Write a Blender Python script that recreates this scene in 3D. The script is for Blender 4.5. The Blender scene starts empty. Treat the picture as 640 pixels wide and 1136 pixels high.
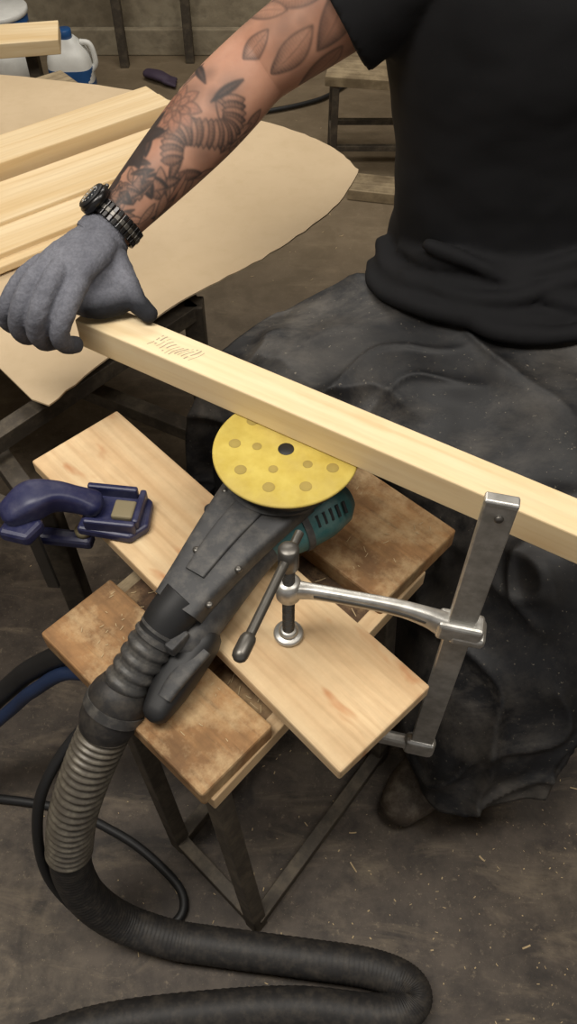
import bpy, math, random
import bmesh
import numpy as np
from mathutils import Vector, Matrix, noise
random.seed(7); np.random.seed(7)
SC=bpy.context.scene
SC.view_settings.view_transform='Standard'
COL=bpy.context.collection

# ------------------------------------------------------------------ helpers
def lin(h):
    if isinstance(h,str):
        h=h.lstrip('#'); h=[int(h[i:i+2],16)/255 for i in (0,2,4)]
    return tuple([(c/12.92 if c<=.04045 else ((c+.055)/1.055)**2.4) for c in h])+(1,)
class NT:
    def __init__(s,name):
        s.m=bpy.data.materials.new(name); s.m.use_nodes=True
        s.t=s.m.node_tree; s.b=s.t.nodes['Principled BSDF']; s.out=s.t.nodes['Material Output']
    def n(s,ty,**k):
        nd=s.t.nodes.new(ty)
        for a,b in k.items():
            if a in nd.inputs.keys(): nd.inputs[a].default_value=b
            else: setattr(nd,a,b)
        return nd
    def l(s,a,b): s.t.links.new(a,b)
    def coord(s,scale=(1,1,1),kind='Object',loc=(0,0,0)):
        tc=s.n('ShaderNodeTexCoord'); mp=s.n('ShaderNodeMapping'); mp.inputs['Scale'].default_value=scale; mp.inputs['Location'].default_value=loc
        s.l(tc.outputs[kind],mp.inputs['Vector']); return mp.outputs[0]
    def noise(s,vec,scale,detail=5,rough=.55,dist=0):
        nd=s.n('ShaderNodeTexNoise'); nd.inputs['Scale'].default_value=scale; nd.inputs['Detail'].default_value=detail
        nd.inputs['Roughness'].default_value=rough; nd.inputs['Distortion'].default_value=dist
        s.l(vec,nd.inputs['Vector']); return nd.outputs['Fac']
    def ramp(s,fac,stops):
        r=s.n('ShaderNodeValToRGB'); e=r.color_ramp.elements
        while len(e)<len(stops): e.new(.5)
        for i,(p,c) in enumerate(stops):
            e[i].position=p; e[i].color=lin(c) if isinstance(c,(str,)) else (c,c,c,1)
        s.l(fac,r.inputs[0]); return r.outputs[0]
    def mix(s,fac,a,b,mode='MIX'):
        m=s.n('ShaderNodeMix',data_type='RGBA',blend_type=mode)
        for v,i in ((fac,0),(a,6),(b,7)):
            if hasattr(v,'links'): s.l(v,m.inputs[i])
            else: m.inputs[i].default_value=lin(v) if isinstance(v,str) else v
        return m.outputs[2]
    def math(s,op,a,b=0.):
        m=s.n('ShaderNodeMath',operation=op)
        for v,i in ((a,0),(b,1)):
            if hasattr(v,'links'): s.l(v,m.inputs[i])
            else: m.inputs[i].default_value=v
        return m.outputs[0]
    def maprange(s,v,a,b,c=0.,d=1.):
        mr=s.n('ShaderNodeMapRange'); s.l(v,mr.inputs[0])
        for i,x in zip((1,2,3,4),(a,b,c,d)): mr.inputs[i].default_value=x
        return mr.outputs[0]
    def xyz(s,v):
        sp=s.n('ShaderNodeSeparateXYZ'); s.l(v,sp.inputs[0]); return sp.outputs
    def bump(s,h,strength=.3,dist=.002):
        b=s.n('ShaderNodeBump'); b.inputs['Strength'].default_value=strength; b.inputs['Distance'].default_value=dist
        s.l(h,b.inputs['Height']); s.l(b.outputs[0],s.b.inputs['Normal'])
    def fin(s,col=None,rough=.6,metal=0.,spec=.5):
        if col is not None:
            if hasattr(col,'links'): s.l(col,s.b.inputs['Base Color'])
            else: s.b.inputs['Base Color'].default_value=lin(col)
        s.b.inputs['Roughness'].default_value=rough; s.b.inputs['Metallic'].default_value=metal
        s.b.inputs['Specular IOR Level'].default_value=spec
        return s.m
def plain(name,col,rough=.6,metal=0.,var=.15,sc=30,spec=.5,bump=.15,dust=0.,dustcol='#8a8172'):
    t=NT(name); v=t.coord(); f=t.noise(v,sc)
    dark=t.mix(f,tuple(list(np.array(lin(col)[:3])*(1-var))+[1]),tuple(list(np.minimum(1,np.array(lin(col)[:3])*(1+var)))+[1]))
    if dust:
        g=t.noise(v,sc*1.3,7,.7); dark=t.mix(t.ramp(g,[(.45,0),(.72,dust)]),dark,dustcol)
    t.bump(f,bump,.001); return t.fin(dark,rough,metal,spec)
def wood(name,light,mid,dark,knots=.5,rough=.55,dirt=0.,seed=0.,wv=.3,dirtcol='#3a2a1c',kscale=(5,9,9),stain=0.,staincol='#b5652c',pale=None):
    t=NT(name); L=(seed,seed*.7,seed*.3)
    v=t.coord((1.1,16,16),loc=L)
    g1=t.noise(v,1.6,5,.6,.4); g2=t.noise(t.coord((3,60,60),loc=L),1.5,4,.6)
    vw=t.coord((1.3,10,10),loc=L)
    w=t.n('ShaderNodeTexWave',wave_type='BANDS',bands_direction='Y'); w.inputs['Scale'].default_value=1.5
    w.inputs['Distortion'].default_value=7; w.inputs['Detail'].default_value=3; w.inputs['Detail Scale'].default_value=.6
    t.l(vw,w.inputs['Vector'])
    c=t.mix(t.ramp(g1,[(.36,0),(.64,1)]),light,mid)
    c=t.mix(t.ramp(w.outputs['Fac'],[(0,wv),(.35,0)]),c,dark)
    c=t.mix(t.ramp(g2,[(.5,0),(.8,.28)]),c,dark)
    cl=t.noise(t.coord(),7,3); c=t.mix(t.ramp(cl,[(.4,0),(.7,.35)]),c,mid)
    vo=t.n('ShaderNodeTexVoronoi'); vo.inputs['Scale'].default_value=1.; t.l(t.coord(kscale,loc=(seed+.3,seed,.1)),vo.inputs['Vector'])
    c=t.mix(t.ramp(vo.outputs['Distance'],[(.04,knots),(.12,knots*.6),(.24,0)]),c,dark)
    if stain:
        s1=t.noise(t.coord((1,2,1),loc=(seed*2,1,0)),11,3,.5,.3); c=t.mix(t.ramp(s1,[(.60,0),(.72,stain)]),c,staincol)
    if dirt:
        d=t.noise(t.coord(),9,7,.7); c=t.mix(t.ramp(d,[(.42,0),(.66,dirt)]),c,dirtcol)
        d2=t.noise(t.coord((4,50,20),loc=(3,1,2)),2,4,.7); c=t.mix(t.ramp(d2,[(.55,0),(.7,dirt*.7)]),c,dirtcol)
        if pale:
            d3=t.noise(t.coord(loc=(5,5,5)),14,6,.7); c=t.mix(t.ramp(d3,[(.48,0),(.68,min(.85,dirt*1.1))]),c,pale)
    t.bump(g2,.12,.001)
    return t.fin(c,rough,0,.3)
def rawobj(name,verts,faces,mat=None,parent=None,smooth=True):
    me=bpy.data.meshes.new(name); me.from_pydata([tuple(map(float,v)) for v in verts],[],[tuple(f) for f in faces]); me.update()
    ob=bpy.data.objects.new(name,me); COL.objects.link(ob)
    if mat: me.materials.append(mat)
    if smooth: me.polygons.foreach_set('use_smooth',[True]*len(me.polygons))
    if parent: ob.parent=parent
    return ob
def empty(name,loc=(0,0,0)):
    e=bpy.data.objects.new(name,None); COL.objects.link(e); e.empty_display_size=.05; return e
def cr(P,sub):
    P=np.array(P,float)
    if len(P)<3 or sub<2: 
        if sub<2: return P
        t=np.linspace(0,1,sub+1)[:,None]; return P[0]*(1-t)+P[1]*t
    Q=np.vstack([2*P[0]-P[1],P,2*P[-1]-P[-2]]); out=[]
    for i in range(1,len(Q)-2):
        for k in range(sub):
            t=k/sub; a,b,c,d=Q[i-1],Q[i],Q[i+1],Q[i+2]
            out.append(.5*((2*b)+(-a+c)*t+(2*a-5*b+4*c-d)*t*t+(-a+3*b-3*c+d)*t**3))
    out.append(P[-1]); return np.array(out)
def tubegeo(pts,rx,ry=None,n=16,sub=6,up=(0,0,1),pw=1.,mod=None,roundcap=False):
    pts=np.array([list(p) for p in pts],float); N=len(pts)
    rx=np.full(N,rx) if np.isscalar(rx) else np.array(rx,float)
    ry=rx.copy() if ry is None else (np.full(N,ry) if np.isscalar(ry) else np.array(ry,float))
    D=cr(np.hstack([pts,rx[:,None],ry[:,None]]),sub)
    p,a,b=D[:,:3],np.maximum(D[:,3],1e-4),np.maximum(D[:,4],1e-4)
    if roundcap:
        def cap(p0,p1,a0,b0):
            d=(p0-p1)/np.linalg.norm(p0-p1); o=[]
            for q in (30,60,85):
                q=math.radians(q); o.append((p0+d*math.sin(q)*min(a0,b0),a0*math.cos(q),b0*math.cos(q)))
            return o
        s0=cap(p[0],p[1],a[0],b[0])[::-1]; s1=cap(p[-1],p[-2],a[-1],b[-1])
        p=np.vstack([[x[0] for x in s0],p,[x[0] for x in s1]]); a=np.r_[[x[1] for x in s0],a,[x[1] for x in s1]]; b=np.r_[[x[2] for x in s0],b,[x[2] for x in s1]]
    T=np.gradient(p,axis=0); T/=np.linalg.norm(T,axis=1)[:,None]+1e-12
    up=np.array(up,float); V=[];M=len(p); U=None
    for i in range(M):
        if U is None: U=up-T[i]*up.dot(T[i])
        else: U=U-T[i]*U.dot(T[i])
        U/=np.linalg.norm(U); S=np.cross(T[i],U)
        for k in range(n):
            th=2*math.pi*k/n; ct,st=math.cos(th),math.sin(th)
            if pw!=1: ct=math.copysign(abs(ct)**pw,ct); st=math.copysign(abs(st)**pw,st)
            m=1 if mod is None else mod(i/(M-1),th,p[i])
            V.append(p[i]+S*a[i]*ct*m+U*b[i]*st*m)
    F=[(i*n+k,i*n+(k+1)%n,(i+1)*n+(k+1)%n,(i+1)*n+k) for i in range(M-1) for k in range(n)]
    V.append(p[0]);V.append(p[-1]); c0=len(V)-2;c1=len(V)-1
    F+=[(c0,(k+1)%n,k) for k in range(n)]+[(c1,(M-1)*n+k,(M-1)*n+(k+1)%n) for k in range(n)]
    return V,F
def tube(name,pts,rx,mat,parent=None,smooth=True,**k):
    V,F=tubegeo(pts,rx,**k); ob=rawobj(name,V,F,mat,parent,smooth)
    if smooth:
        try: ob.data.set_sharp_from_angle(angle=math.radians(50))
        except Exception: pass
    return ob
def merge(geos):
    V=[];F=[]
    for v,f in geos:
        o=len(V); V+=list(v); F+=[tuple(i+o for i in q) for q in f]
    return V,F
def frame(d,up=(0,0,1)):
    x=Vector(d).normalized(); u=Vector(up); z=(u-x*u.dot(x)).normalized(); y=z.cross(x)
    return Matrix((x,y,z)).transposed()
def box(name,c,size,mat,parent=None,d=(1,0,0),up=(0,0,1),bev=.002,seg=2):
    sx,sy,sz=[q/2 for q in size]
    V=[(x*sx,y*sy,z*sz) for x in(-1,1) for y in(-1,1) for z in(-1,1)]
    F=[(0,1,3,2),(4,6,7,5),(0,4,5,1),(2,3,7,6),(0,2,6,4),(1,5,7,3)]
    ob=rawobj(name,V,F,mat,None,False)
    M=frame(d,up).to_4x4(); M.translation=Vector(c); ob.matrix_world=M
    if parent: ob.parent=parent
    if bev:
        m=ob.modifiers.new('b','BEVEL'); m.width=bev; m.segments=seg; m.limit_method='ANGLE'
    return ob
def cyl(name,c,r,h,mat,parent=None,d=(0,0,1),n=40,bev=.0015,r2=None):
    r2=r if r2 is None else r2; d=np.array(d,float); d/=np.linalg.norm(d); c=np.array(c,float)
    b=min(bev,h*.45,r*.5)
    ps=[c-d*h/2,c-d*(h/2-b),c+d*(h/2-b),c+d*h/2]; up=(0,0,1) if abs(d[2])<.9 else (1,0,0)
    return tube(name,ps,[r-b,r,r2,r2-b],mat,parent,n=n,sub=1,up=up)
def extr(name,poly,thick,mat,parent=None,origin=(0,0,0),d=(1,0,0),up=(0,0,1),bev=.002):
    n=len(poly); V=[(x,y,-thick/2) for x,y in poly]+[(x,y,thick/2) for x,y in poly]
    F=[tuple(range(n))[::-1],tuple(range(n,2*n))]+[(i,(i+1)%n,(i+1)%n+n,i+n) for i in range(n)]
    ob=rawobj(name,V,F,mat,None,False)
    M=frame(d,up).to_4x4(); M.translation=Vector(origin); ob.matrix_world=M
    if parent: ob.parent=parent
    if bev:
        m=ob.modifiers.new('b','BEVEL'); m.width=bev; m.segments=2; m.limit_method='ANGLE'
    return ob
def fuse(name,geos,mat,parent,voxel,smooth=6,disp=None):
    V,F=merge(geos); ob=rawobj(name,V,F,mat,parent)
    r=ob.modifiers.new('r','REMESH'); r.mode='VOXEL'; r.voxel_size=voxel; r.use_smooth_shade=True
    s=ob.modifiers.new('s','SMOOTH'); s.iterations=smooth; s.factor=.5
    if disp:
        for size,st in disp:
            tx=bpy.data.textures.new(name+'_tex','CLOUDS'); tx.noise_scale=size; tx.noise_depth=2
            dm=ob.modifiers.new('d','DISPLACE'); dm.texture=tx; dm.strength=st; dm.mid_level=.5; dm.texture_coords='LOCAL'
    return ob

# ------------------------------------------------------------------ materials
M_pine=wood('pine_beam','#ead6b0','#e0c698','#b28a58',.35,.55,seed=1.3,wv=.12,kscale=(4,8,8),stain=.2,staincol='#c8985f')
M_pine2=wood('pine_board','#e3caa1','#d6b58a','#9c6c44',.75,.65,seed=4.1,wv=.15,kscale=(7,9,9),stain=.7,staincol='#b86f38',dirt=.22,dirtcol='#86694a')
M_pine3=wood('pine_plank','#e4cfa9','#d6ba8c','#b08d58',.3,.55,seed=9.2,wv=.15)
M_seat=wood('worn_seat_wood','#b38a5c','#96704a','#5a3f28',.5,.75,dirt=.68,seed=2.2,wv=.18,dirtcol='#54402d',pale='#c9ae84')
M_ply=wood('dirty_plywood','#7d6148','#5a4533','#2a1f17',.3,.8,dirt=.9,seed=6.6,dirtcol='#2e2219',pale='#a58a65')
M_greywood=wood('grey_wood','#94846a','#7a6b53','#4f4433',.3,.8,dirt=.4,seed=3.1,pale='#b5a382')
t=NT('kraft_sheet'); f=t.noise(t.coord(),4,6,.6); g=t.noise(t.coord(),40,5,.6); c=t.ramp(f,[(.3,'#bba687'),(.7,'#cab596')]); c=t.mix(t.ramp(g,[(.5,0),(.8,.2)]),c,'#a9926f'); t.fin(c,.9,0,.1); M_kraft=t.m
t=NT('concrete_floor'); v=t.coord()
a=t.noise(v,2.2,8,.62,.4); b=t.noise(v,14,8,.7); d=t.noise(v,70,4,.7)
c=t.ramp(a,[(.3,'#3f3831'),(.5,'#564c42'),(.7,'#6f6455')])
c=t.mix(t.ramp(b,[(.35,.85),(.6,0)]),c,'#2e2722')
c=t.mix(t.ramp(d,[(.60,0),(.75,.6)]),c,'#94856e')
st=t.noise(t.coord((1,1,1),loc=(4,2,0)),4,4,.6,1.5); c=t.mix(t.ramp(st,[(.54,0),(.64,.65)]),c,'#211c18')
sm=t.noise(t.coord((1,3,1),loc=(1,7,0)),6,6,.7,.6); c=t.mix(t.ramp(sm,[(.52,0),(.72,.5)]),c,'#8d7e69')
sd_=t.noise(t.coord(loc=(8,1,0)),330,3,.6); c=t.mix(t.ramp(sd_,[(.66,0),(.74,.6)]),c,'#b5a384')
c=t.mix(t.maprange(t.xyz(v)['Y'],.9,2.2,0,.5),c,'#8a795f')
t.bump(b,.4,.004); t.fin(c,.58,0,.35); M_floor=t.m
t=NT('concrete_wall'); v=t.coord(); a=t.noise(v,3,8,.65); b=t.noise(v,25,5)
c=t.ramp(a,[(.3,'#776c5a'),(.55,'#968b76'),(.75,'#aca28c')]); c=t.mix(t.ramp(b,[(.3,.5),(.55,0)]),c,'#655c4d')
t.bump(b,.4,.01); t.fin(c,.9,0,.2); M_wall=t.m
M_ceil=plain('ceiling_paint','#a9a396',.9)
def cloth(name,base,dust,lo,hi,amt,sc=7,rough=.85,weave=700,stretch=(1,1,1),spec=.25,specks=.5):
    t=NT(name); v=t.coord(stretch); a=t.noise(v,sc,8,.72,.3); w=t.noise(t.coord(),weave,2); big=t.noise(t.coord(),3,3)
    m=t.math('MULTIPLY',t.ramp(a,[(lo,0),(hi,amt)]),t.ramp(big,[(.38,.2),(.62,1)]))
    c=t.mix(m,base,dust)
    if specks: sp=t.noise(t.coord(),160,3,.6); c=t.mix(t.ramp(sp,[(.66,0),(.76,specks*amt)]),c,'#a09684')
    t.bump(w,.25,.0006); t.fin(c,rough,0,spec); return t.m
M_shirt=cloth('black_cotton','#131315','#1e1d1f',.45,.8,.5,specks=0)
M_apron=cloth('dusty_apron','#161618','#6b655d',.42,.74,.85,7,.58,stretch=(1,1.6,1),spec=.4)
M_trou=cloth('black_trousers','#161617','#3a3835',.45,.8,.5)
M_boot=plain('worn_boot','#3f3429',.7,0,.4,dust=.5)
t=NT('zinc_steel'); v=t.coord(); f=t.noise(v,60,5); t.bump(f,.12,.0005)
c=t.ramp(f,[(.3,'#a9a7a1'),(.7,'#cfcdc8')]); g=t.noise(t.coord(loc=(1,1,1)),25,6,.7); c=t.mix(t.ramp(g,[(.55,0),(.7,.5)]),c,'#77736c')
M_steel=t.fin(c,.42,.8)
M_dsteel=plain('dark_steel','#66635e',.4,.8,.25)
M_watch=plain('watch_steel','#3c3b3b',.3,.9,.2)
M_frame=plain('frame_steel','#463f36',.6,.3,.4,25,dust=.4,dustcol='#8c7f6a')
M_rubber=plain('black_rubber','#1b1b1c',.55,0,.3)
M_dplast=plain('dusty_dark_plastic','#373738',.6,0,.2,30,dust=.45,dustcol='#77726a')
M_teal=plain('teal_plastic','#2b5c5e',.5,0,.15,20,dust=.45,dustcol='#7f9089')
M_yel=NT('abrasive_yellow'); v=M_yel.coord(); f=M_yel.noise(v,45,5); g=M_yel.noise(v,900,2); M_yel.bump(g,.4,.0005)
d=M_yel.noise(M_yel.coord(loc=(2,2,2)),16,4,.6); c=M_yel.mix(M_yel.ramp(d,[(.45,0),(.7,.5)]),M_yel.ramp(f,[(.3,'#bda650'),(.7,'#cdb962')]),'#b8a367')
M_yel=M_yel.fin(c,.9,0,.1)
M_yhole=plain('abrasive_hole','#a18d4a',.9)
M_navy=plain('navy_plastic','#23264a',.42,0,.2,dust=.3,dustcol='#6b6a78')
M_tan=plain('grey_pad','#857a5e',.7)
M_white=plain('white_plastic','#d9d9d4',.4)
M_blue=plain('blue_plastic','#1f4f86',.4)
M_hose=plain('grey_hose','#3a3938',.5,0,.3,50,dust=.5,dustcol='#77726a')
M_hose2=plain('black_hose','#242221',.6,0,.35,40,dust=.4,dustcol='#5f574c')
M_purple=plain('purple_rubber','#3b2f40',.7)
M_coil=plain('ribbed_hose','#554f46',.42,.2,.25,50,dust=.5,dustcol='#8f8878')

# ------------------------------------------------------------------ room
def quad(name,pts,mat): return rawobj(name,pts,[(0,1,2,3)],mat,None,False)
quad('floor',[(-2.6,-2,0),(2.8,-2,0),(2.8,3.55,0),(-2.6,3.55,0)],M_floor)
box('wall_back',(.1,3.6,1.3),(5.4,.1,2.6),M_wall,bev=0)
box('wall_left',(-2.65,.8,1.3),(.1,5.6,2.6),M_wall,bev=0)
box('wall_right',(2.85,.8,1.3),(.1,5.6,2.6),M_wall,bev=0)
box('ceiling',(.1,.8,2.65),(5.6,5.8,.1),M_ceil,bev=0)
box('baseboard_back',(.1,3.53,.05),(5.3,.03,.1),M_wall,bev=.005)

# ------------------------------------------------------------------ work stool
ws=empty('work_stool')
L=np.array([.66,.751,0]);L/=np.linalg.norm(L); Wd=np.array([-.7285,.685,0]); Wd/=np.linalg.norm(Wd)
S1=np.array([-.095,.300,0])
def SP(s,w,z): q=S1+L*s+Wd*w; return (q[0],q[1],z)
box('seat_slab_1',SP(.057,.151,.532),(.302,.114,.036),M_seat,ws,d=Wd,bev=.004)
box('seat_slab_2',SP(.415,.151,.532),(.302,.165,.036),M_seat,ws,d=Wd,bev=.004)
box('seat_base',SP(.245,.155,.512),(.40,.28,.014),M_ply,ws,d=L)
box('side_batten_1',SP(.22,.008,.505),(.42,.022,.03),M_pine2,ws,d=L)
box('side_batten_2',SP(.22,.295,.505),(.42,.018,.03),M_greywood,ws,d=L)
A=np.array([-.052,.279,0]);B=np.array([-.185,.404,0]);C=np.array([.165,.556,0]);D=np.array([.03,.68,0])
for i,(foot,top) in enumerate([(A,SP(.03,.02,.5)),(B,SP(.03,.2,.5)),(C,SP(.37,.02,.5)),(D,SP(.37,.2,.5))]):
    foot=np.array([foot[0],foot[1],.0]); top=np.array(top); dd=top-foot
    box('leg_%d'%(i+1),(foot+top)/2,(np.linalg.norm(dd),.026,.026),M_frame,ws,d=dd,up=L,bev=.002)
def bar(name,a,b,w,h,mat,par):
    a=np.array(a,float);b=np.array(b,float); return box(name,(a+b)/2,(np.linalg.norm(b-a),w,h),mat,par,d=b-a,bev=.0015)
for i,(p,q) in enumerate([(A,C),(A,B),(B,D),(C,D)]):
    bar('foot_rail_%d'%(i+1),p+[0,0,.02],q+[0,0,.02],.022,.03,M_frame,ws)
for i,(p,q) in enumerate([((.03,.02),(.40,.02)),((.03,.02),(.03,.27)),((.03,.27),(.40,.27)),((.40,.02),(.40,.27))]):
    bar('top_rail_%d'%(i+1),SP(*p,.488),SP(*q,.488),.025,.025,M_frame,ws)

dAB=(.684,-.729,0)
box('pine_mounting_board',(-.103,.600,.5635),(.63,.152,.024),M_pine2,None,d=dAB,bev=.003)
bd=np.array([.856,-.517,0]); bp=np.array([.517,.856,0]); b0=np.array([-.284,.857,0])
LB=1.15
bc=b0+bd*LB/2+bp*.025
beam=box('pine_beam',(bc[0],bc[1],.7448),(LB,.05,.045),M_pine,None,d=bd,bev=.002)
V=[];F=[]
for k in range(12):
    x0=-LB/2+.112+k*.0058; y0=-.014+.003*math.sin(k*.9); y1=.007+.004*math.sin(k*.7+1); nseg=8; w=.0016+.0006*math.sin(k*2.1)
    for s_ in range(nseg):
        if random.random()<.10: continue
        o=len(V); ta,tb=s_/nseg,(s_+1)/nseg
        for tq,sg in ((ta,-1),(tb,-1),(tb,1),(ta,1)):
            yy=y0+(y1-y0)*tq; xx=x0+.010*tq+.0012*math.sin(tq*5+k*.4)+sg*w/2; V.append((xx,yy,.02262))
        F.append((o,o+1,o+2,o+3))
rawobj('ink_stamp',V,F,plain('faded_ink','#9f917a',.7),beam,False)

# ------------------------------------------------------------------ disc sander (upside down)
sd=empty('disc_sander'); dc=(-.003,.667)
cyl('abrasive_disc',(dc[0],dc[1],.719),.0905,.005,M_yel,sd,n=96,bev=.0015)
cyl('backing_pad',(dc[0],dc[1],.706),.080,.020,M_rubber,sd,n=72,bev=.003,r2=.086)
k=0
for R,n,r,ph in ((.064,9,.0075,.2),(.036,5,.006,.5)):
    for i in range(n):
        th=ph+2*math.pi*i/n; k+=1
        cyl('dust_hole_%d'%k,(dc[0]+R*math.cos(th),dc[1]+R*math.sin(th),.7216),r,.0006,M_yhole,sd,n=20,bev=.0001)
cyl('centre_hole',(dc[0],dc[1],.7216),.010,.0008,M_rubber,sd,n=24,bev=.0001)
cyl('dust_skirt',(dc[0]-.008,dc[1]-.012,.685),.062,.026,M_dplast,sd,n=48,bev=.004,r2=.07)
cyl('gear_case',(dc[0]+.01,dc[1]-.01,.66),.042,.05,M_dsteel,sd,n=40,bev=.006)
ma=np.array([-.025,.598,.630]); mb=np.array([.052,.645,.636])
tube('motor_housing',[ma,ma+(mb-ma)*.35,ma+(mb-ma)*.8,mb],[.030,.036,.037,.034],M_teal,sd,n=36,sub=5,roundcap=True)
md=(mb-ma)/np.linalg.norm(mb-ma)
tube('motor_band',[ma+(mb-ma)*.42,ma+(mb-ma)*.52],[.0385,.0385],M_dplast,sd,n=36,sub=1)
nf=np.array([md[1],-md[0],0])
for i in range(5):
    q=ma+(mb-ma)*(.62+.11*i); tube('vent_slot_%d'%(i+1),[q+nf*.032+[0,0,.018],q+nf*.022+[0,0,.030]],.0022,M_rubber,sd,n=8,sub=1)
tube('body_barrel',[(-.01,.625,.632),(-.05,.575,.624),(-.095,.505,.612),(-.118,.468,.604)],[.034,.031,.028,.026],M_dplast,sd,ry=[.030,.029,.027,.026],n=28,sub=5,roundcap=True)
tube('dust_duct',[(-.010,.648,.676),(-.035,.620,.674),(-.075,.562,.668),(-.110,.512,.656),(-.128,.487,.646)],[.056,.054,.043,.034,.031],M_dplast,sd,ry=[.013,.016,.017,.018,.019],n=40,sub=6,pw=.4)
tube('duct_ridge',[(-.040,.612,.690),(-.078,.560,.686),(-.108,.515,.676)],[.020,.017,.013],M_dplast,sd,ry=.004,n=20,sub=5,pw=.4)
for i,(x,y,z) in enumerate([(-.078,.630,.690),(-.002,.600,.690),(-.108,.545,.684),(-.058,.520,.681),(-.130,.515,.672),(-.090,.480,.668)]):
    cyl('bolt_%d'%(i+1),(x,y,z-.004),.0045,.006,M_dsteel,sd,n=12)
cyl('side_knob',(-.094,.606,.676),.009,.012,M_rubber,sd)
tube('rear_handle',[(-.105,.470,.600),(-.125,.440,.588),(-.140,.415,.580),(-.152,.392,.575)],[.024,.024,.022,.017],M_rubber,sd,ry=[.024,.023,.020,.015],n=28,sub=5,pw=.7,roundcap=True)
tube('switch_paddle',[(-.100,.452,.612),(-.128,.418,.602),(-.142,.398,.594)],[.012,.011,.009],M_dplast,sd,ry=.005,n=16,sub=4,pw=.6)
box('spigot_clip',(-.128,.452,.628),(.030,.014,.018),M_dplast,sd,d=(.6,.78,0),bev=.003)
tube('hose_spigot',[(-.120,.500,.648),(-.138,.482,.636),(-.152,.466,.622)],[.029,.028,.026],M_rubber,sd,n=32,sub=4)

# ------------------------------------------------------------------ vacuum hose
vh=empty('vacuum_hose')
def ribs(fr,amp): return lambda t,th,p: 1+amp*(1 if math.sin(t*fr)>0 else -1)
tube('hose_cuff',[(-.146,.472,.628),(-.160,.458,.614),(-.178,.440,.592),(-.196,.421,.570)],[.026,.027,.027,.028],M_hose,vh,n=36,sub=14,mod=ribs(2*math.pi*6,.045))
tube('hose_coupling',[(-.192,.426,.575),(-.200,.416,.562),(-.216,.400,.535),(-.224,.391,.520)],[.030,.037,.036,.031],M_hose2,vh,n=40,sub=6)
tube('coupling_ring',[(-.203,.413,.556),(-.209,.406,.546)],[.039,.039],M_hose,vh,n=40,sub=1)
HC=[(-.219,.396,.527),(-.248,.365,.470),(-.280,.335,.385),(-.300,.311,.300)]
tube('ribbed_section',HC,.0305,M_coil,vh,n=36,sub=60,mod=lambda t,th,p:1+.06*math.sin(t*2*math.pi*22+th))
HB=[(-.297,.316,.315),(-.306,.300,.24),(-.298,.283,.15),(-.262,.268,.07),(-.19,.250,.038),(-.114,.240,.031),(.028,.223,.031),(.125,.210,.031),(.180,.190,.031),(.188,.165,.031),(.145,.148,.031),(.014,.158,.031),(-.123,.152,.031),(-.272,.136,.031),(-.40,.105,.031),(-.62,.06,.031)]
tube('floor_section',HB,.0285,M_hose2,vh,n=32,sub=34,mod=lambda t,th,p:1+.018*math.sin(t*2*math.pi*170+th))
pc=empty('power_cable')
tube('cable_loop',[(-.20,.43,.52),(-.262,.40,.49),(-.322,.350,.40),(-.350,.310,.24),(-.335,.285,.10),(-.27,.255,.014),(-.195,.272,.009),(-.172,.305,.009),(-.20,.35,.009),(-.30,.42,.009),(-.45,.47,.01),(-.8,.5,.01)],.0075,M_rubber,pc,n=12,sub=10)
ec=empty('extension_cord')
tube('cord_1',[(-.15,.46,.50),(-.27,.505,.50),(-.357,.526,.42),(-.43,.53,.33),(-.60,.50,.15),(-.9,.45,.015)],[.013,.014,.016,.016,.015,.013],M_rubber,ec,n=14,sub=8)
tube('cord_2',[(-.16,.44,.48),(-.28,.49,.475),(-.36,.50,.40),(-.43,.50,.31),(-.62,.46,.12),(-.9,.41,.012)],.010,plain('blue_cord','#1c2c4a',.5),ec,n=14,sub=8)

# ------------------------------------------------------------------ screw clamp (steel)
sc=empty('screw_clamp')
ad=np.array([-.185,.044,0]);ad/=np.linalg.norm(ad)
bx,by=.188,.443
box('slide_bar',(bx,by,.6125),(.030,.011,.580),M_steel,sc,d=ad,bev=.0015)
box('bar_end',(bx,by,.898),(.031,.012,.008),M_steel,sc,d=ad,bev=.002)
cyl('bar_pin',(bx,by-.0065,.880),.0045,.004,M_dsteel,sc,d=(0,-1,0),n=16)
box('arm_sleeve',(bx,by,.678),(.050,.026,.030),M_steel,sc,d=ad,bev=.005,seg=3)
box('sleeve_cheek',(bx+.010,by,.668),(.040,.032,.018),M_steel,sc,d=ad,bev=.006,seg=3)
tube('arm',[(bx+ad[0]*.015,by+ad[1]*.015,.677),(.152,.4525,.684),(.12,.461,.689),(.07,.473,.689),(.03,.484,.685),(.008,.489,.682)],[.011,.0085,.007,.0065,.007,.009],M_steel,sc,ry=[.017,.013,.011,.010,.010,.011],n=24,sub=5,pw=.6)
tube('arm_web',[(.152,.4525,.684),(.12,.461,.689),(.07,.473,.689),(.03,.484,.685)],[.009,.0085,.008,.008],M_dsteel,sc,ry=.004,n=16,sub=5,pw=.6)
cyl('screw_boss',(0,.491,.680),.0145,.032,M_steel,sc,n=32,bev=.004)
tube('screw',[(0,.491,.585),(0,.491,.745)],.0068,M_dsteel,sc,n=20,sub=150,up=(1,0,0),mod=lambda t,th,p:1+.12*math.sin(t*2*math.pi*40+th))
cyl('screw_head',(0,.491,.742),.0115,.036,M_dsteel,sc,n=28,bev=.003)
tube('tommy_bar',[(.012,.522,.745),(-.0425,.385,.745)],.0052,M_dsteel,sc,n=18,sub=2)
tube('tommy_knob',[(-.0405,.390,.745),(-.047,.374,.745)],.0085,M_dsteel,sc,n=18,sub=2,roundcap=True)
cyl('swivel_pad',(0,.491,.5795),.0185,.007,M_steel,sc,n=32,bev=.002)
cyl('swivel_collar',(0,.491,.586),.012,.010,M_steel,sc,n=28,bev=.003)
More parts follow.
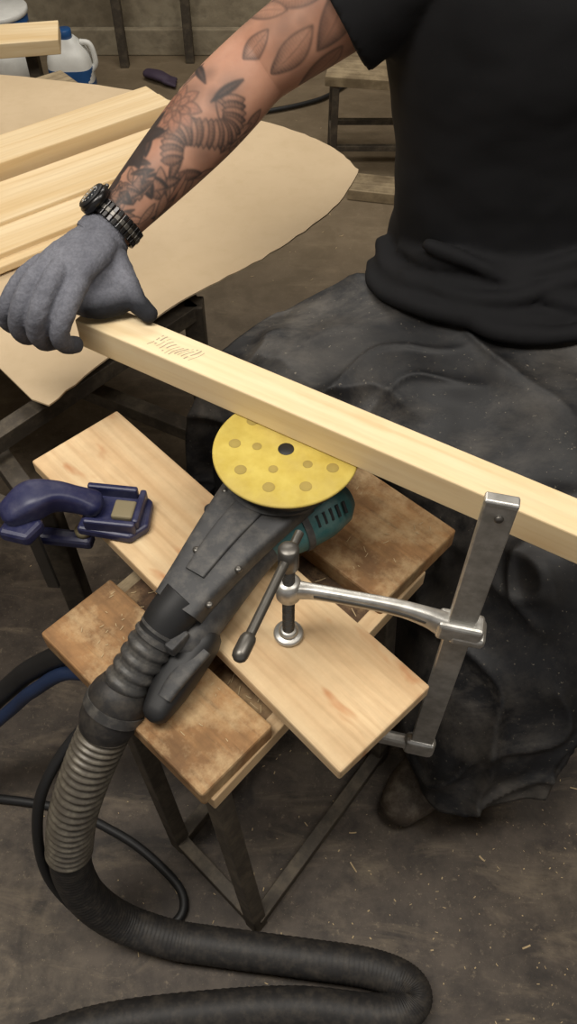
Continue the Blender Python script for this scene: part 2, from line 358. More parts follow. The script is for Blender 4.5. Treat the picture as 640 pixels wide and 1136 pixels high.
box('fixed_jaw',(bx+ad[0]*.035,by+ad[1]*.035,.345),(.095,.016,.026),M_steel,sc,d=ad,bev=.006)
box('jaw_heel',(bx-.002,by,.345),(.044,.020,.042),M_steel,sc,d=ad,bev=.008,seg=3)
box('jaw_post',(bx+ad[0]*.073,by+ad[1]*.073,.42),(.022,.014,.15),M_steel,sc,d=ad,bev=.004)

# ------------------------------------------------------------------ quick clamp (navy)
qc=empty('quick_clamp')
tube('jaw_arm',[(-.262,.674,.606),(-.285,.673,.616),(-.310,.670,.626),(-.335,.660,.630),(-.358,.645,.624)],[.018,.015,.017,.024,.019],M_navy,qc,ry=[.013,.017,.020,.022,.018],n=28,sub=6,pw=.5,roundcap=True)
pd=np.array([.95,-.12,0]);pd/=np.linalg.norm(pd)
extr('jaw_pad_frame',[(-.045,-.034),(.030,-.040),(.050,-.018),(.046,.026),(.030,.036),(-.040,.030)],.016,M_navy,qc,origin=(-.235,.671,.5845),d=pd,bev=.004)
box('pad_rim_1',(-.240,.701,.600),(.070,.009,.020),M_navy,qc,d=pd,bev=.003)
box('pad_rim_2',(-.237,.641,.600),(.070,.009,.020),M_navy,qc,d=pd,bev=.003)
box('pad_rim_3',(-.200,.668,.600),(.009,.056,.020),M_navy,qc,d=pd,bev=.003)
box('pad_insert',(-.222,.670,.5955),(.030,.030,.010),M_tan,qc,d=pd,bev=.003)
box('clamp_bar',(-.352,.655,.53),(.018,.006,.20),M_dsteel,qc,d=pd,bev=.001)
extr('trigger_body',[(-.028,-.020),(.014,-.026),(.028,.004),(.012,.020),(-.020,.018)],.022,M_navy,qc,origin=(-.349,.637,.604),d=pd,bev=.006)
box('lower_jaw',(-.315,.672,.530),(.080,.022,.020),M_navy,qc,d=pd,bev=.006)
cyl('lower_pad',(-.288,.674,.545),.012,.010,M_tan,qc,n=20)

# ------------------------------------------------------------------ side bench with sheet and planks
sb=empty('side_workbench')
box('bench_top',(-.72,1.46,.583),(.95,.62,.025),M_greywood,sb,d=(.785,.62,0))
for i,a in enumerate([(-.345,.705),(-.167,1.154),(-.95,1.0),(-.5,1.85)]):
    box('leg_%d'%(i+1),(a[0],a[1],.285),(.035,.035,.57),M_frame,sb,bev=.003)
bar('rail_1',(-.46,.857,.50),(-.345,.705,.50),.03,.035,M_frame,sb)
bar('rail_2',(-.95,1.0,.50),(-.345,.705,.50),.03,.035,M_frame,sb)
bar('rail_3',(-.46,.82,.555),(-.167,1.154,.555),.03,.03,M_frame,sb)
bar('rail_4',(-.55,1.22,.38),(-.17,1.02,.38),.03,.03,M_frame,sb)
bar('rail_5',(-.167,1.154,.55),(-.5,1.85,.55),.03,.03,M_frame,sb)
bar('rail_6',(-.95,1.0,.55),(-.5,1.85,.55),.03,.03,M_frame,sb)
cp=list(cr([(-.357,.862,0),(-.30,.945,0),(-.203,1.085,0),(-.120,1.165,0),(-.048,1.229,0),(.03,1.315,0),(.095,1.402,0),(.138,1.505,0)],5))+list(cr([(.138,1.515,0),(.112,1.575,0),(.078,1.625,0),(.02,1.680,0),(-.06,1.730,0),(-.15,1.78,0),(-.256,1.82,0),(-.390,1.883,0),(-.672,1.951,0)],5))
out=[(p[0]+.0012*math.sin(i*2.3),p[1]+.0015*math.sin(i*3.7)) for i,p in enumerate(cp)]+[(-1.2,1.98),(-1.2,1.25),(-.62,1.06),(-.450,.946),(-.385,.875)]
bm=bmesh.new(); vs=[bm.verts.new((x,y,0)) for x,y in out]; bm.faces.new(vs)
bmesh.ops.triangulate(bm,faces=bm.faces[:])
for _ in range(4): 
    bmesh.ops.subdivide_edges(bm,edges=[e for e in bm.edges if e.calc_length()>.05],cuts=1); bmesh.ops.triangulate(bm,faces=[f for f in bm.faces if len(f.verts)>3])
for v in bm.verts:
    x,y=v.co.x,v.co.y
    zz=.6025+.0008*noise.noise((x*3,y*3,0))
    e=max(0,(x+.02)); zz+=.30*e*e
    v.co.z=zz
me=bpy.data.meshes.new('kraft_paper_sheet'); bm.to_mesh(me); bm.free(); me.materials.append(M_kraft)
me.polygons.foreach_set('use_smooth',[True]*len(me.polygons))
ks=bpy.data.objects.new('kraft_paper_sheet',me); COL.objects.link(ks)
so=ks.modifiers.new('s','SOLIDIFY'); so.thickness=.003; so.offset=1
es=ks.modifiers.new('e','EDGE_SPLIT'); es.split_angle=math.radians(40)
pl=empty('pine_plank_stack'); pdv=np.array([.785,.62,0]);pdv/=np.linalg.norm(pdv); pv=np.array([-.62,.785,0]);pv/=np.linalg.norm(pv)
def plank(name,p,width,ztop,th,length,mat=M_pine3):
    e=np.array([p[0],p[1],0]); c=e-pdv*length/2+pv*width/2
    return box(name,(c[0],c[1],ztop-th/2),(length,width,th),mat,pl,d=pdv,bev=.0025)
plank('plank_1',(-.238,1.678),.052,.668,.058,1.3)
plank('plank_2',(-.270,1.722),.052,.664,.054,1.3)
plank('plank_3',(-.165,1.560),.125,.642,.032,1.3)
plank('plank_4',(-.255,1.393),.085,.634,.024,1.2)
plank('plank_5',(-.275,1.35),.04,.624,.014,1.1)

# ------------------------------------------------------------------ person
man=empty('seated_woodworker')
def leg(hip,knee,ank):
    hip,knee,ank=map(np.array,(hip,knee,ank))
    return tubegeo([hip,hip*.5+knee*.5,knee*.93+hip*.07,knee,knee*.85+ank*.15,knee*.4+ank*.6,ank],[.095,.088,.075,.072,.070,.062,.060],n=24,sub=6,up=(.3,.1,1),roundcap=True)
tr=[tubegeo([(.25,1.22,.50),(.36,1.22,.52),(.47,1.22,.50)],[.10,.12,.10],n=24,sub=6,roundcap=True),
    tubegeo([(.36,1.22,.50),(.36,1.21,.64)],[.18,.17],ry=[.13,.12],n=28,sub=4,up=(0,1,0)),
    leg((.27,1.20,.51),(-.06,.985,.515),(-.10,.92,.09)),leg((.45,1.20,.51),(.40,.71,.475),(.315,.56,.10))]
fuse('trousers',tr,M_trou,man,.010,8,[(.09,.018)])
def boot(name,heel,toe):
    h=np.array(heel,float);t2=np.array(toe,float);d=t2-h
    g=[tubegeo([h+[0,0,.045],h+d*.4+[0,0,.045],h+d*.75+[0,0,.036],t2+[0,0,.032]],[.038,.042,.048,.036],ry=[.043,.042,.034,.028],n=24,sub=5,pw=.8,roundcap=True),
       tubegeo([h+d*.12+[0,0,.05],h+d*.08+[0,0,.18]],[.046,.05],n=24,sub=4,up=(d[0],d[1],0))]
    fuse(name,g,M_boot,man,.006,4)
boot('boot_right',(-.10,.94,0),(-.17,.76,0)); boot('boot_left',(.315,.585,0),(.192,.455,0))
# shirt
def tmod(t,th,p):
    w=noise.noise((math.cos(th)*1.3,math.sin(th)*1.3,p[2]*5)); return 1+.035*w
tors=tubegeo([(.355,1.19,.585),(.352,1.185,.63),(.350,1.18,.68),(.350,1.17,.73),(.348,1.165,.80),(.343,1.16,.90),(.337,1.15,1.0),(.335,1.14,1.08),(.335,1.135,1.14),(.335,1.125,1.18),(.335,1.115,1.205)],
  [.190,.195,.186,.180,.182,.192,.208,.212,.185,.11,.068],ry=[.145,.150,.145,.135,.127,.125,.125,.118,.10,.075,.064],n=96,sub=12,up=(0,1,0),mod=tmod)
hem=[
 tubegeo([(.160,1.17,.675),(.172,1.10,.672),(.22,1.045,.685),(.32,1.020,.700),(.43,1.020,.700),(.53,1.08,.690)],[.020,.026,.020,.018,.026,.02],ry=[.014,.018,.018,.014,.018,.016],n=20,sub=8,roundcap=True),
 tubegeo([(.145,1.15,.650),(.152,1.085,.652),(.20,1.025,.665),(.30,.985,.670),(.41,.975,.672),(.55,1.02,.675)],[.018,.026,.018,.024,.018,.03],ry=[.014,.018,.014,.018,.016,.018],n=20,sub=8,roundcap=True),
 tubegeo([(.180,1.12,.70),(.22,1.065,.714),(.30,1.035,.728),(.36,1.030,.720),(.44,1.035,.742),(.51,1.08,.755)],[.010,.015,.011,.016,.013,.010],n=18,sub=8,roundcap=True),
 tubegeo([(.21,1.06,.745),(.27,1.03,.738),(.33,1.015,.715),(.41,.990,.695),(.50,.975,.685)],[.008,.013,.012,.015,.016],n=18,sub=8,roundcap=True),
 tubegeo([(.18,1.07,.688),(.25,1.015,.690),(.33,.990,.700),(.40,1.005,.715),(.50,1.02,.735)],[.010,.012,.014,.011,.010],n=18,sub=8,roundcap=True),
 tubegeo([(.24,1.010,.676),(.31,.965,.668),(.39,.940,.672),(.46,.945,.684),(.56,.97,.680)],[.010,.020,.013,.018,.014],ry=[.012,.015,.012,.015,.012],n=18,sub=8,roundcap=True)]
SR=np.array([.165,1.14,1.105]);ER=np.array([-.045,1.13,.97]);WR=np.array([-.246,.945,.835])
SL=np.array([.505,1.14,1.105]);EL=np.array([.64,1.10,.86]);WL=np.array([.60,.87,.70])
def sleeve(S,E,f=.50):
    d=E-S
    return tubegeo([S+[(.335-S[0])*.5,0,.0],S,S+d*f*.5,S+d*f],[.075,.080,.078,.082],ry=[.085,.088,.080,.084],n=36,sub=6)
fuse('t_shirt',[tors,sleeve(SR,ER,.48),sleeve(SL,EL,.5)]+hem,M_shirt,man,.0052,3,[(.12,.012),(.25,.014)])
# bare arms with tattoos
t=NT('tattooed_skin'); at=t.n('ShaderNodeAttribute',attribute_name='ink'); v=t.coord(); f=t.noise(v,18,5); g=t.noise(v,300,3)
sk=t.ramp(f,[(.3,'#a3745d'),(.7,'#b88b73')])
sx=t.n('ShaderNodeSeparateColor'); t.l(at.outputs['Color'],sx.inputs[0])
c=t.mix(sx.outputs[1],sk,'#8f4c38'); c=t.mix(sx.outputs[0],c,'#1c2326'); t.bump(g,.15,.0005); t.fin(c,.52,0,.35)
t.b.inputs['Subsurface Weight'].default_value=.03; t.b.inputs['Subsurface Radius'].default_value=(.01,.004,.002); M_tat=t.m
M_skin=plain('skin','#b5846a',.5,0,.1,20)
def arm(name,S,E,W,side):
    d1=E-S; d2=W-E
    P=[S,S+d1*.3,S+d1*.6,S+d1*.85,E+(d2-d1)*.03,E+d2*.18,E+d2*.35,E+d2*.55,E+d2*.75,E+d2*.90,W+d2*.05]
    R=[.060,.056,.053,.050,.049,.0515,.0505,.045,.038,.033,.031]; Q=[.062,.058,.054,.050,.047,.048,.046,.041,.034,.028,.027]
    n=200; sub=44
    V,F=tubegeo(P,R,ry=Q,n=n,sub=sub,up=(0,-.6,.8)); ob=rawobj(name,V,F,M_tat,man)
    Mn=(len(V)-2)//n
    Pts=cr(np.array(P),sub); s=np.r_[0,np.cumsum(np.linalg.norm(np.diff(Pts,axis=0),axis=1))]
    th=2*math.pi*np.arange(n)/n
    X=np.repeat(s[:,None],n,1); Y=np.repeat((((th-math.pi/2+math.pi)%(2*math.pi))-math.pi)[None,:]*.046,Mn,0)
    ink=np.zeros_like(X); red=np.zeros_like(X); rs=np.random.RandomState(side)
    def leaf(cx,cy,ang,l,w,fill,shade,rd=0,eg=1.):
        nonlocal ink,red
        c,s_=math.cos(ang),math.sin(ang); u=((X-cx)*c+(Y-cy)*s_)/l; v2=(-(X-cx)*s_+(Y-cy)*c)/w
        v2=v2+.25*u*u*(1 if w>.008 else -1)
        prof=np.clip(1-u*u,0,1); dd=prof-np.abs(v2); ins=dd>0
        edge=np.exp(-(dd*w/.0016)**2); mid=np.exp(-(v2*w/.0010)**2)*(prof>0.1)
        inner=fill+shade*np.clip(1-dd*1.2,0,1)*np.clip(.5+.5*u,0,1)+.18*(np.sin(u*l*1500)>.3)*(np.abs(v2)>.15)
        ink=np.where(ins,inner,ink); ink=np.maximum(ink,edge*eg*((np.abs(u)<1.02)&(np.abs(v2)<1.3))); ink=np.where(ins,np.maximum(ink,mid*.7),ink)
        red=np.where(ins,rd,red)
    def blot(cx,cy,r,a):
        nonlocal ink
        ink=np.maximum(ink,a*np.exp(-(((X-cx)**2+(Y-cy)**2)/r**2)))
    tot=s[-1]; e0=.25
    for i in range(60): blot(rs.uniform(e0+.05,tot-.03),rs.uniform(-.13,.13),rs.uniform(.014,.034),rs.uniform(.35,.65))
    for i in range(18): blot(rs.uniform(.08,.24),rs.uniform(-.1,.1),rs.uniform(.012,.028),rs.uniform(.25,.45))
    for i in range(120):
        cx=rs.uniform(e0+.05,tot-.025)
        leaf(cx,rs.uniform(-.14,.14),rs.uniform(-1.2,1.2)+math.pi*(rs.rand()<.5),rs.uniform(.012,.028),rs.uniform(.004,.009),rs.choice([.15,.35,.6,.9]),rs.uniform(.4,.7),rs.choice([0,0,0,0,0,.3]))
    for j in range(24):
        u=j/23; leaf(.315+.11*u,.028+.022*math.sin(u*6),1.57+.9*math.cos(u*6),.019-.006*abs(u-.4),.0065,.55 if j%2 else .25,.6)
    for j in range(16):
        u=j/15; leaf(.455+.075*u,.030-.05*u,.9+1.2*math.sin(j),.020,.008,rs.choice([.3,.55,.85]),.6)
    cx,cy=.372,-.022
    for r,nn in ((.027,9),(.018,7),(.010,5)):
        m=rs.rand()*6
        for j in range(nn): leaf(cx+r*.8*math.cos(m+j*6.283/nn),cy+r*.8*math.sin(m+j*6.283/nn),m+j*6.283/nn,r*.55,r*.30,.14,.5,.35,.85)
    for a_,l in ((.2,.040),(1.1,.030),(2.3,.030),(-.7,.032),(-1.9,.024),(3.0,.034)):
        leaf(.435+.022*math.cos(a_),-.045+.015*math.sin(a_),a_,l,.012,1.0,.05)
    for j in range(8): leaf(.46+.012*j,-.052+.004*j,.1,.020,.010,.95,.1)
    for (cx,cy,a_,l,w) in ((.12,.03,.5,.045,.016),(.15,-.015,-.4,.05,.017),(.19,.035,.2,.04,.014),(.20,-.03,-.8,.038,.013),(.235,.005,.1,.032,.012),(.13,-.06,-.3,.04,.014),(.17,.075,.3,.04,.014),(.09,0,0,.04,.015)):
        leaf(cx,cy,a_,l,w,.15,.75,0,.9)
    fade=np.clip((tot-.012-X)/.02,0,1); ink=np.clip(ink*fade*.90,0,.93)
    ink=(ink*2+np.roll(ink,1,1)+np.roll(ink,-1,1)+np.vstack([ink[:1],ink[:-1]])+np.vstack([ink[1:],ink[-1:]]))/6
    colr=np.zeros((len(V),4),np.float32); colr[:Mn*n,0]=ink.ravel(); colr[:Mn*n,1]=red.ravel()*fade.ravel()*.7; colr[:,3]=1
    ca=ob.data.color_attributes.new('ink','FLOAT_COLOR','POINT'); ca.data.foreach_set('color',colr.ravel())
    return ob
arm('arm_right',SR,ER,WR,3); arm('arm_left',SL,EL,WL,5)
# gloves
t=NT('knit_glove'); v=t.coord(); w=t.noise(v,420,2); f=t.noise(v,25,5); kn=t.noise(v,260,3,.6)
c=t.ramp(f,[(.3,'#62636b'),(.7,'#797a82')]); c=t.mix(t.ramp(kn,[(.42,.28),(.58,0)]),c,'#47484e')
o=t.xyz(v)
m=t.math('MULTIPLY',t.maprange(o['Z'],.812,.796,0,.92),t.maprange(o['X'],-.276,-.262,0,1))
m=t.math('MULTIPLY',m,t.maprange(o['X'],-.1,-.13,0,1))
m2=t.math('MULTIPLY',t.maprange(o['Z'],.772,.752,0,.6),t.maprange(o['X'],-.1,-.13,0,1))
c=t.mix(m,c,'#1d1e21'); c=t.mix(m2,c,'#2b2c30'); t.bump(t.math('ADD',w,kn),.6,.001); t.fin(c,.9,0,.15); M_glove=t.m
fd=(ER-WR)/np.linalg.norm(ER-WR)
def finger(ps,r0,r1): 
    n=len(ps); return tubegeo(ps,list(np.linspace(r0,r1,n)),n=16,sub=6,up=(.2,.1,1) ,roundcap=True)
W=WR
hg=[tubegeo([W+fd*.010,W-fd*.004,(-.264,.915,.834),(-.284,.885,.832),(-.298,.862,.826)],[.033,.033,.042,.046,.042],ry=[.030,.028,.025,.023,.016],n=28,sub=6,up=(0,0,1),roundcap=True),
 tubegeo([(-.240,.938,.818),(-.243,.905,.805),(-.256,.882,.797),(-.278,.877,.800)],[.024,.028,.026,.020],ry=[.022,.024,.022,.018],n=24,sub=5,roundcap=True),
 tubegeo([(-.275,.858,.800),(-.252,.862,.791),(-.228,.868,.789),(-.210,.872,.791)],[.018,.021,.020,.016],ry=[.020,.021,.020,.015],n=20,sub=5,roundcap=True),
 finger([(-.262,.885,.826),(-.266,.850,.829),(-.279,.818,.812),(-.292,.810,.783),(-.292,.820,.757),(-.284,.832,.746)],.0150,.0120),
 finger([(-.283,.888,.836),(-.293,.846,.840),(-.309,.815,.818),(-.322,.815,.784),(-.323,.828,.756),(-.315,.841,.744)],.0152,.0122),
 finger([(-.305,.890,.833),(-.319,.854,.834),(-.337,.828,.812),(-.350,.830,.778),(-.349,.841,.754),(-.340,.851,.745)],.0146,.0116),
 finger([(-.323,.900,.824),(-.344,.872,.818),(-.363,.851,.797),(-.374,.855,.770),(-.371,.864,.751),(-.362,.870,.745)],.0132,.0104),
 finger([(-.238,.930,.822),(-.222,.902,.808),(-.210,.882,.798),(-.198,.864,.789),(-.183,.852,.7810)],.0205,.0122)]
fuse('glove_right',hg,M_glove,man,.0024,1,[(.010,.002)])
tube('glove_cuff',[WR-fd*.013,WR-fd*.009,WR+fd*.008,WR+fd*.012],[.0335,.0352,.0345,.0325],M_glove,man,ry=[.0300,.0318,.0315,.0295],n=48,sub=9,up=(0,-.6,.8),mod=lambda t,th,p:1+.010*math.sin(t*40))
Wl=WL; fdl=(EL-WL)/np.linalg.norm(EL-WL)
hl=[tubegeo([Wl+fdl*.03,Wl,Wl+[-.004,-.04,-.012],Wl+[-.006,-.085,-.02]],[.031,.030,.040,.042],ry=[.028,.024,.019,.015],n=28,sub=6,roundcap=True)]
for j,(dx,ln) in enumerate(((-.034,.070),(-.012,.082),(.012,.076),(.034,.058))):
    b=Wl+np.array([dx-.006,-.08,-.02]); hl.append(finger([b,b+[dx*.15,-ln*.4,.002],b+[dx*.2,-ln*.75,-.012],b+[dx*.2,-ln,-.032]],.012,.0095))
hl.append(finger([Wl+[-.02,-.02,-.012],Wl+[-.045,-.045,-.02],Wl+[-.058,-.075,-.030],Wl+[-.060,-.10,-.036]],.015,.0105))
fuse('glove_left',hl,M_glove,man,.0035,3)
# watch: dark steel link bracelet + case
U_=np.array([0,-.6,.8]); U_=U_-fd*U_.dot(fd); U_/=np.linalg.norm(U_); S_=np.cross(fd,U_); S_=-S_ if S_[0]>0 else S_
q=WR+fd*.026
nl=30
for i in range(nl):
    a_=2*math.pi*i/nl; rad=S_*math.cos(a_)*.0360+U_*math.sin(a_)*.0330; tg=-S_*math.sin(a_)*.0360+U_*math.cos(a_)*.0330
    box('bracelet_link_%d'%(i+1),q+rad,(.0062,.0225,.0036),M_watch,man,d=tg,up=rad,bev=.0010)
    box('bracelet_centre_link_%d'%(i+1),q+rad*1.02,(.0066,.007,.0040),M_dsteel,man,d=tg,up=rad,bev=.0010)
wn=S_*.80+U_*.60; wn/=np.linalg.norm(wn)
wc=q+wn*.0385
cyl('watch_case',wc,.0225,.012,M_watch,man,d=wn,bev=.003); cyl('watch_bezel',wc+wn*.0068,.0205,.004,M_rubber,man,d=wn); cyl('watch_dial',wc+wn*.0088,.0150,.001,plain('watch_glass','#2a2e34',.08),man,d=wn,bev=.0003)
tt=np.cross(wn,fd); 
for k in range(12):
    a_=k*math.pi/6; cyl('hour_mark_%d'%(k+1),wc+wn*.0092+(fd*math.cos(a_)+tt*math.sin(a_))*.0125,.0011,.0006,M_white,man,d=wn,n=8,bev=.0001)
cyl('watch_crown',wc+fd*.024,.003,.005,M_dsteel,man,d=fd,n=12)
# head
hc=np.array([.325,1.075,1.36]); nu,nv=48,36
R3=Matrix.Rotation(math.radians(28),3,'X')
def headpt(u,v_):
    x=math.sin(v_)*math.sin(u); y=-math.sin(v_)*math.cos(u); z=math.cos(v_)
    p=Vector((x*.077,y*.098,z*.118))
    if z<0: p.x*=1-.28*(-z)**1.3; p.y*=1-.12*(-z)
    fr=max(0,-y)
    g=lambda ax,az,sx,sz:math.exp(-((x-ax)/sx)**2-((z-az)/sz)**2)*fr**2
    p.y-=.026*g(0,-.20,.13,.14)+.012*g(0,.02,.10,.2)
    p.y+=.010*(g(.40,.06,.2,.12)+g(-.40,.06,.2,.12))
    p.y-=.006*g(0,.22,.7,.10)+.006*g(0,-.50,.28,.07)-.004*g(0,-.58,.3,.03)+.012*g(0,-.80,.3,.12)
    return Vector(hc)+R3@p
V=[headpt(2*math.pi*i/nu,math.pi*j/nv) for j in range(nv+1) for i in range(nu)]
F=[(j*nu+i,j*nu+(i+1)%nu,(j+1)*nu+(i+1)%nu,(j+1)*nu+i) for j in range(nv) for i in range(nu)]
rawobj('head',V,F,M_skin,man)
tube('neck',[(.335,1.125,1.15),(.333,1.12,1.21),(.328,1.10,1.30)],[.062,.057,.058],M_skin,man,n=28,sub=5,up=(0,1,0))
M_hair=plain('dark_hair','#1d1714',.7,0,.4,80)
V=[];nn=20
for j in range(nn+1):
    for i in range(nu):
        u=2*math.pi*i/nu; fr=max(0,math.cos(u)); vm=math.pi*(.62-.32*fr**.7)
        p=headpt(u,vm*j/nn); V.append(Vector(hc)+(p-Vector(hc))*1.06)
F=[(j*nu+i,j*nu+(i+1)%nu,(j+1)*nu+(i+1)%nu,(j+1)*nu+i) for j in range(nn) for i in range(nu)]
rawobj('hair',V,F,M_hair,man)
M_eye=plain('eye_white','#e8e4de',.2); 
for sgn,nm in ((-1,'right'),(1,'left')):
    e=Vector(hc)+R3@Vector((sgn*.031,-.082,.006)); cyl('eye_'+nm,e,.011,.010,M_eye,man,d=R3@Vector((0,-1,0)),bev=.004)
    cyl('pupil_'+nm,e+R3@Vector((0,-.0055,0)),.005,.002,M_rubber,man,d=R3@Vector((0,-1,0)),n=16)
    tube('eyebrow_'+nm,[Vector(hc)+R3@Vector((sgn*.016,-.096,.024)),Vector(hc)+R3@Vector((sgn*.032,-.092,.029)),Vector(hc)+R3@Vector((sgn*.048,-.080,.024))],.0035,M_hair,man,n=10,sub=4)
    e=Vector(hc)+R3@Vector((sgn*.077,.008,-.004)); tube('ear_'+nm,[e+R3@Vector((0,0,-.028)),e+R3@Vector((sgn*.008,.006,0)),e+R3@Vector((sgn*.006,.008,.028))],[.008,.013,.011],M_skin,man,ry=[.005,.007,.006],n=16,sub=5,roundcap=True)
tube('mouth',[Vector(hc)+R3@Vector((-.022,-.086,-.062)),Vector(hc)+R3@Vector((0,-.094,-.062)),Vector(hc)+R3@Vector((.022,-.086,-.062))],[.003,.005,.003],plain('lips','#a3614f',.5),man,n=12,sub=4)

# apron draped over lap
G=[
[(.10,1.13,.64),(.150,1.12,.655),(.216,1.09,.67),(.297,1.065,.675),(.392,1.050,.675),(.499,1.03,.67),(.612,1.002,.66)],
[(-.02,1.08,.60),(.044,1.055,.62),(.155,1.005,.635),(.267,.975,.64),(.368,.95,.65),(.48,.918,.65),(.645,.924,.62)],
[(-.10,1.01,.585),(-.01,.96,.605),(.083,.915,.61),(.218,.886,.60),(.343,.846,.62),(.464,.818,.63),(.636,.829,.60)],
[(-.165,.945,.50),(-.06,.92,.54),(.06,.87,.54),(.19,.80,.53),(.311,.75,.575),(.447,.708,.59),(.60,.725,.56)],
[(-.18,.935,.38),(-.06,.94,.40),(.11,.86,.40),(.245,.713,.50),(.310,.655,.53),(.400,.606,.54),(.54,.63,.50)],
[(-.19,.93,.30),(-.06,.94,.30),(.13,.84,.28),(.225,.619,.36),(.295,.566,.40),(.412,.532,.41),(.54,.58,.36)],
[(-.18,.93,.22),(-.06,.94,.22),(.14,.80,.18),(.212,.532,.22),(.303,.472,.26),(.423,.478,.28),(.50,.54,.30)],
[(-.18,.93,.17),(-.06,.94,.16),(.15,.78,.12),(.222,.45,.11),(.318,.425,.14),(.415,.440,.18),(.48,.532,.24)]]
G=np.array(G); su=26
rows=np.array([cr(g,su) for g in G]); colsn=rows.shape[1]
grid=np.array([cr(rows[:,j],su) for j in range(colsn)])
nc,nr=grid.shape[:2]
du=np.gradient(grid,axis=0);dv=np.gradient(grid,axis=1); nm=np.cross(du,dv); nm/=np.linalg.norm(nm,axis=2)[:,:,None]+1e-9
if nm[nc//2,nr//3,2]<0: nm=-nm
def ridge(x,k=2.2): return (1-abs(math.sin(x)))**k
N_=lambda p,s_,o: noise.noise((p[0]*s_+o,p[1]*s_,p[2]*s_))
V=[]
for i in range(nc):
    for j in range(nr):
        p=grid[i,j]; n_=nm[i,j]; u=i/nc; h=j/nr
        a=N_(p,5,0); b=N_(p,3,9); c_=N_(p,8,4); e_=N_(p,13,2)
        hang=max(0,min(1,(h-.42)/.15))
        msk=max(0,min(1,.5+2.2*N_(p,6,15))); msk2=max(0,min(1,.5+2.2*N_(p,6,31)))
        r1=ridge(u*11+5*b+4*h+1.5*c_)*.018*hang
        r2=ridge(h*16-u*6+5*b+1.2*c_,2.6)*.011*msk
        r3=ridge(h*14+u*13+6*a+1,3.2)*.012*msk2
        k_=N_(p,20,0)
        V.append(p+n_*(r1+r2+r3+.010*a+.005*e_+.003*k_))
F=[(i*nr+j,i*nr+j+1,(i+1)*nr+j+1,(i+1)*nr+j) for i in range(nc-1) for j in range(nr-1)]
ap=rawobj('work_apron',V,F,M_apron,man); so=ap.modifiers.new('s','SOLIDIFY'); so.thickness=.003; so.offset=-1

ss=empty('sitting_stool')
cyl('seat',(.36,1.26,.365),.17,.03,M_greywood,ss)
for i,(x,y) in enumerate([(.25,1.15),(.47,1.15),(.25,1.37),(.47,1.37)]): tube('leg_%d'%(i+1),[(x,y,.355),(x+(x-.36)*.25,y+(y-1.26)*.25,0)],.014,M_frame,ss,n=14,sub=1)

# ------------------------------------------------------------------ background
bs=empty('trestle_stool')
box('seat',(.30,2.70,.30),(.34,.24,.03),M_greywood,bs,d=(1,-.15,0))
for i,(x,y) in enumerate([(.15,2.80),(.45,2.80),(.15,2.62),(.45,2.62)]): box('leg_%d'%(i+1),(x,y,.143),(.022,.022,.286),M_frame,bs,bev=.002)
bar('rail_1',(.15,2.62,.08),(.45,2.62,.08),.018,.018,M_frame,bs); bar('rail_2',(.15,2.80,.08),(.45,2.80,.08),.018,.018,M_frame,bs); bar('rail_3',(.15,2.62,.08),(.15,2.80,.08),.018,.018,M_frame,bs)
box('scrap_plank',(.40,2.45,.0185),(.40,.11,.035),M_greywood,None,d=(1,-.2,0))
pj=empty('plastic_jug')
tube('body',[(-.81,3.15,.0),(-.81,3.15,.015),(-.81,3.15,.14),(-.81,3.15,.19),(-.81,3.15,.215)],[.07,.08,.08,.055,.03],M_white,pj,ry=[.05,.06,.06,.04,.03],n=32,sub=4,pw=.6,up=(0,1,0))
tube('label',[(-.81,3.15,.04),(-.81,3.15,.12)],.082,M_blue,pj,ry=.062,n=32,sub=1,pw=.6,up=(0,1,0))
cyl('cap',(-.81,3.15,.228),.025,.03,M_blue,pj); tube('handle',[(-.76,3.15,.20),(-.725,3.15,.19),(-.715,3.15,.13),(-.735,3.15,.10)],.010,M_white,pj,n=12,sub=5)
for k,(x,y,m1,m2) in enumerate([(-1.06,3.2,M_blue,M_white),(-1.22,3.36,M_white,M_blue)]):
    pb=empty('paint_bucket'); cyl('body',(x,y,.14),.10,.28,m1,pb,r2=.115); cyl('band',(x,y,.13),.1095,.10,m2,pb); cyl('lid',(x,y,.285),.12,.02,m2,pb,bev=.004)
    tube('bail',[(x-.115,y,.25),(x-.08,y-.11,.20),(x+.08,y-.11,.20),(x+.115,y,.25)],.003,M_dsteel,pb,n=8,sub=8)
rk=empty('metal_rack')
for i,(x,y) in enumerate([(-.66,3.42),(-.40,3.46),(-1.35,3.42)]): box('post_%d'%(i+1),(x,y,.9),(.035,.035,1.8),M_frame,rk,bev=.003)
bar('shelf_rail_1',(-1.35,3.42,.75),(-.40,3.42,.75),.03,.03,M_frame,rk); box('shelf',(-.88,3.42,.78),(1.0,.2,.02),M_greywood,rk)
tr2=empty('trestle'); 
box('top_plank',(-.95,2.14,.585),(.75,.12,.035),M_pine3,tr2,d=(1,.18,0))
for i,(x,y) in enumerate([(-.66,2.20),(-1.2,2.10)]): box('leg_%d'%(i+1),(x,y,.283),(.03,.03,.566),M_frame,tr2,bev=.003)
wg=empty('work_glove'); g=[tubegeo([(-.555,3.31,.022),(-.51,3.28,.026),(-.475,3.26,.02)],[.026,.030,.024],ry=.016,n=20,sub=5,roundcap=True)]+[tubegeo([(-.485,3.26+o,.02),(-.44,3.245+o*1.4,.014)],[.009,.008],n=12,sub=3,roundcap=True) for o in (-.021,-.007,.007,.021)]
fuse('glove_body',g,M_purple,wg,.006,2)
wc_=empty('wall_cable')
tube('cable_1',[(-.3,3.4,.012),(-.1,3.25,.012),(.05,3.35,.012),(.1,3.48,.25),(.12,3.50,1.2)],.008,M_rubber,wc_,n=10,sub=10)
tube('cable_2',[(-.5,3.1,.012),(-.2,3.0,.012),(.1,3.1,.012),(.3,3.3,.012),(.6,3.35,.012)],.008,M_rubber,wc_,n=10,sub=10)

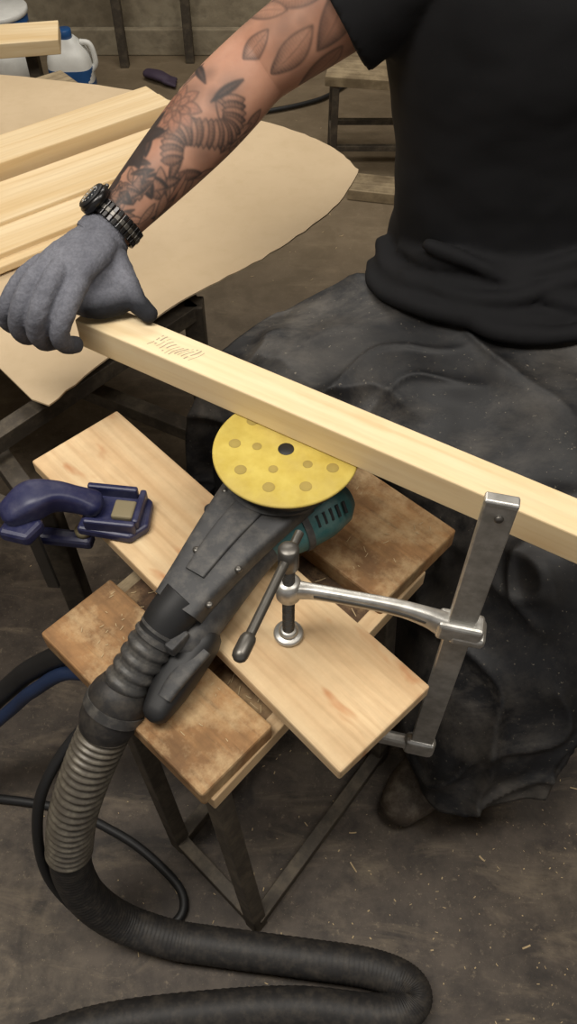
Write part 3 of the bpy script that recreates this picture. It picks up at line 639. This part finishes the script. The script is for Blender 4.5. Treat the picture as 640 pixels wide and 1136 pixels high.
# wood shavings
V=[];F=[]
def chip(x,y,z,l,w,ang):
    o=len(V); c,s_=math.cos(ang),math.sin(ang); cv=random.uniform(0,.35)*l
    for k in range(4):
        t_=k/3-.5; zz=z+.0012+cv*(t_*t_*4)*.4
        for sg in (-1,1): V.append((x+c*t_*l-s_*w*sg/2,y+s_*t_*l+c*w*sg/2,zz))
    for k in range(3): F.append((o+k*2,o+k*2+1,o+k*2+3,o+k*2+2))
M_chip=plain('shaving_wood','#b8a27c',.8)
for i in range(620):
    if i%2: x=random.gauss(.25,.25); y=random.uniform(.1,.8); l_=random.uniform(.0015,.005)
    else: x=random.gauss(.15,.6); y=random.uniform(.05,3.0); l_=random.choice([random.uniform(.002,.006),random.uniform(.002,.006),random.uniform(.006,.015)])
    chip(x,y,0,l_,random.uniform(.0008,.0020),random.uniform(0,6.3))
for i in range(9): chip(random.uniform(.05,.6),random.uniform(.12,.65),0,random.uniform(.012,.024),random.uniform(.002,.003),random.uniform(0,6.3))
rawobj('wood_shavings',V,F,M_chip,None,False)
V=[];F=[]
for i in range(130): q=SP(random.uniform(.12,.32),random.uniform(.02,.28),.519); chip(q[0],q[1],q[2],random.uniform(.004,.016),.0011,random.uniform(0,6.3))
for i in range(40): q=SP(random.uniform(.34,.48),random.uniform(.02,.28),.550); chip(q[0],q[1],q[2],random.uniform(.003,.010),.0010,random.uniform(0,6.3))
for i in range(30): q=SP(random.uniform(.02,.11),random.uniform(.02,.28),.550); chip(q[0],q[1],q[2],random.uniform(.003,.008),.0009,random.uniform(0,6.3))
rawobj('seat_shavings',V,F,M_chip,ws,False)

# ------------------------------------------------------------------ lights
def area(name,loc,size,power,col=(1,.95,.875),sy=None):
    l=bpy.data.lights.new(name,'AREA'); l.energy=power; l.size=size; l.color=col
    if sy: l.shape='RECTANGLE'; l.size_y=sy
    o=bpy.data.objects.new(name,l); COL.objects.link(o); o.location=loc; return o
area('ceiling_light',(-.7,.3,2.55),1.2,38,sy=.5)
area('ceiling_light',(.9,.4,2.55),1.2,22,sy=.5)
area('ceiling_light',(-.2,2.6,2.55),1.8,36,sy=.6)
w=bpy.data.worlds.new('World'); SC.world=w; w.use_nodes=True
w.node_tree.nodes['Background'].inputs[0].default_value=(.98,.95,.93,1); w.node_tree.nodes['Background'].inputs[1].default_value=.36
# ------------------------------------------------------------------ camera
cam=bpy.data.cameras.new('Camera'); cam.sensor_fit='VERTICAL'; cam.sensor_height=36; cam.sensor_width=24; cam.lens=28.24; cam.clip_start=.01
co=bpy.data.objects.new('Camera',cam); COL.objects.link(co); co.location=(0,0,1.45); co.rotation_euler=(math.radians(38),0,0); SC.camera=co
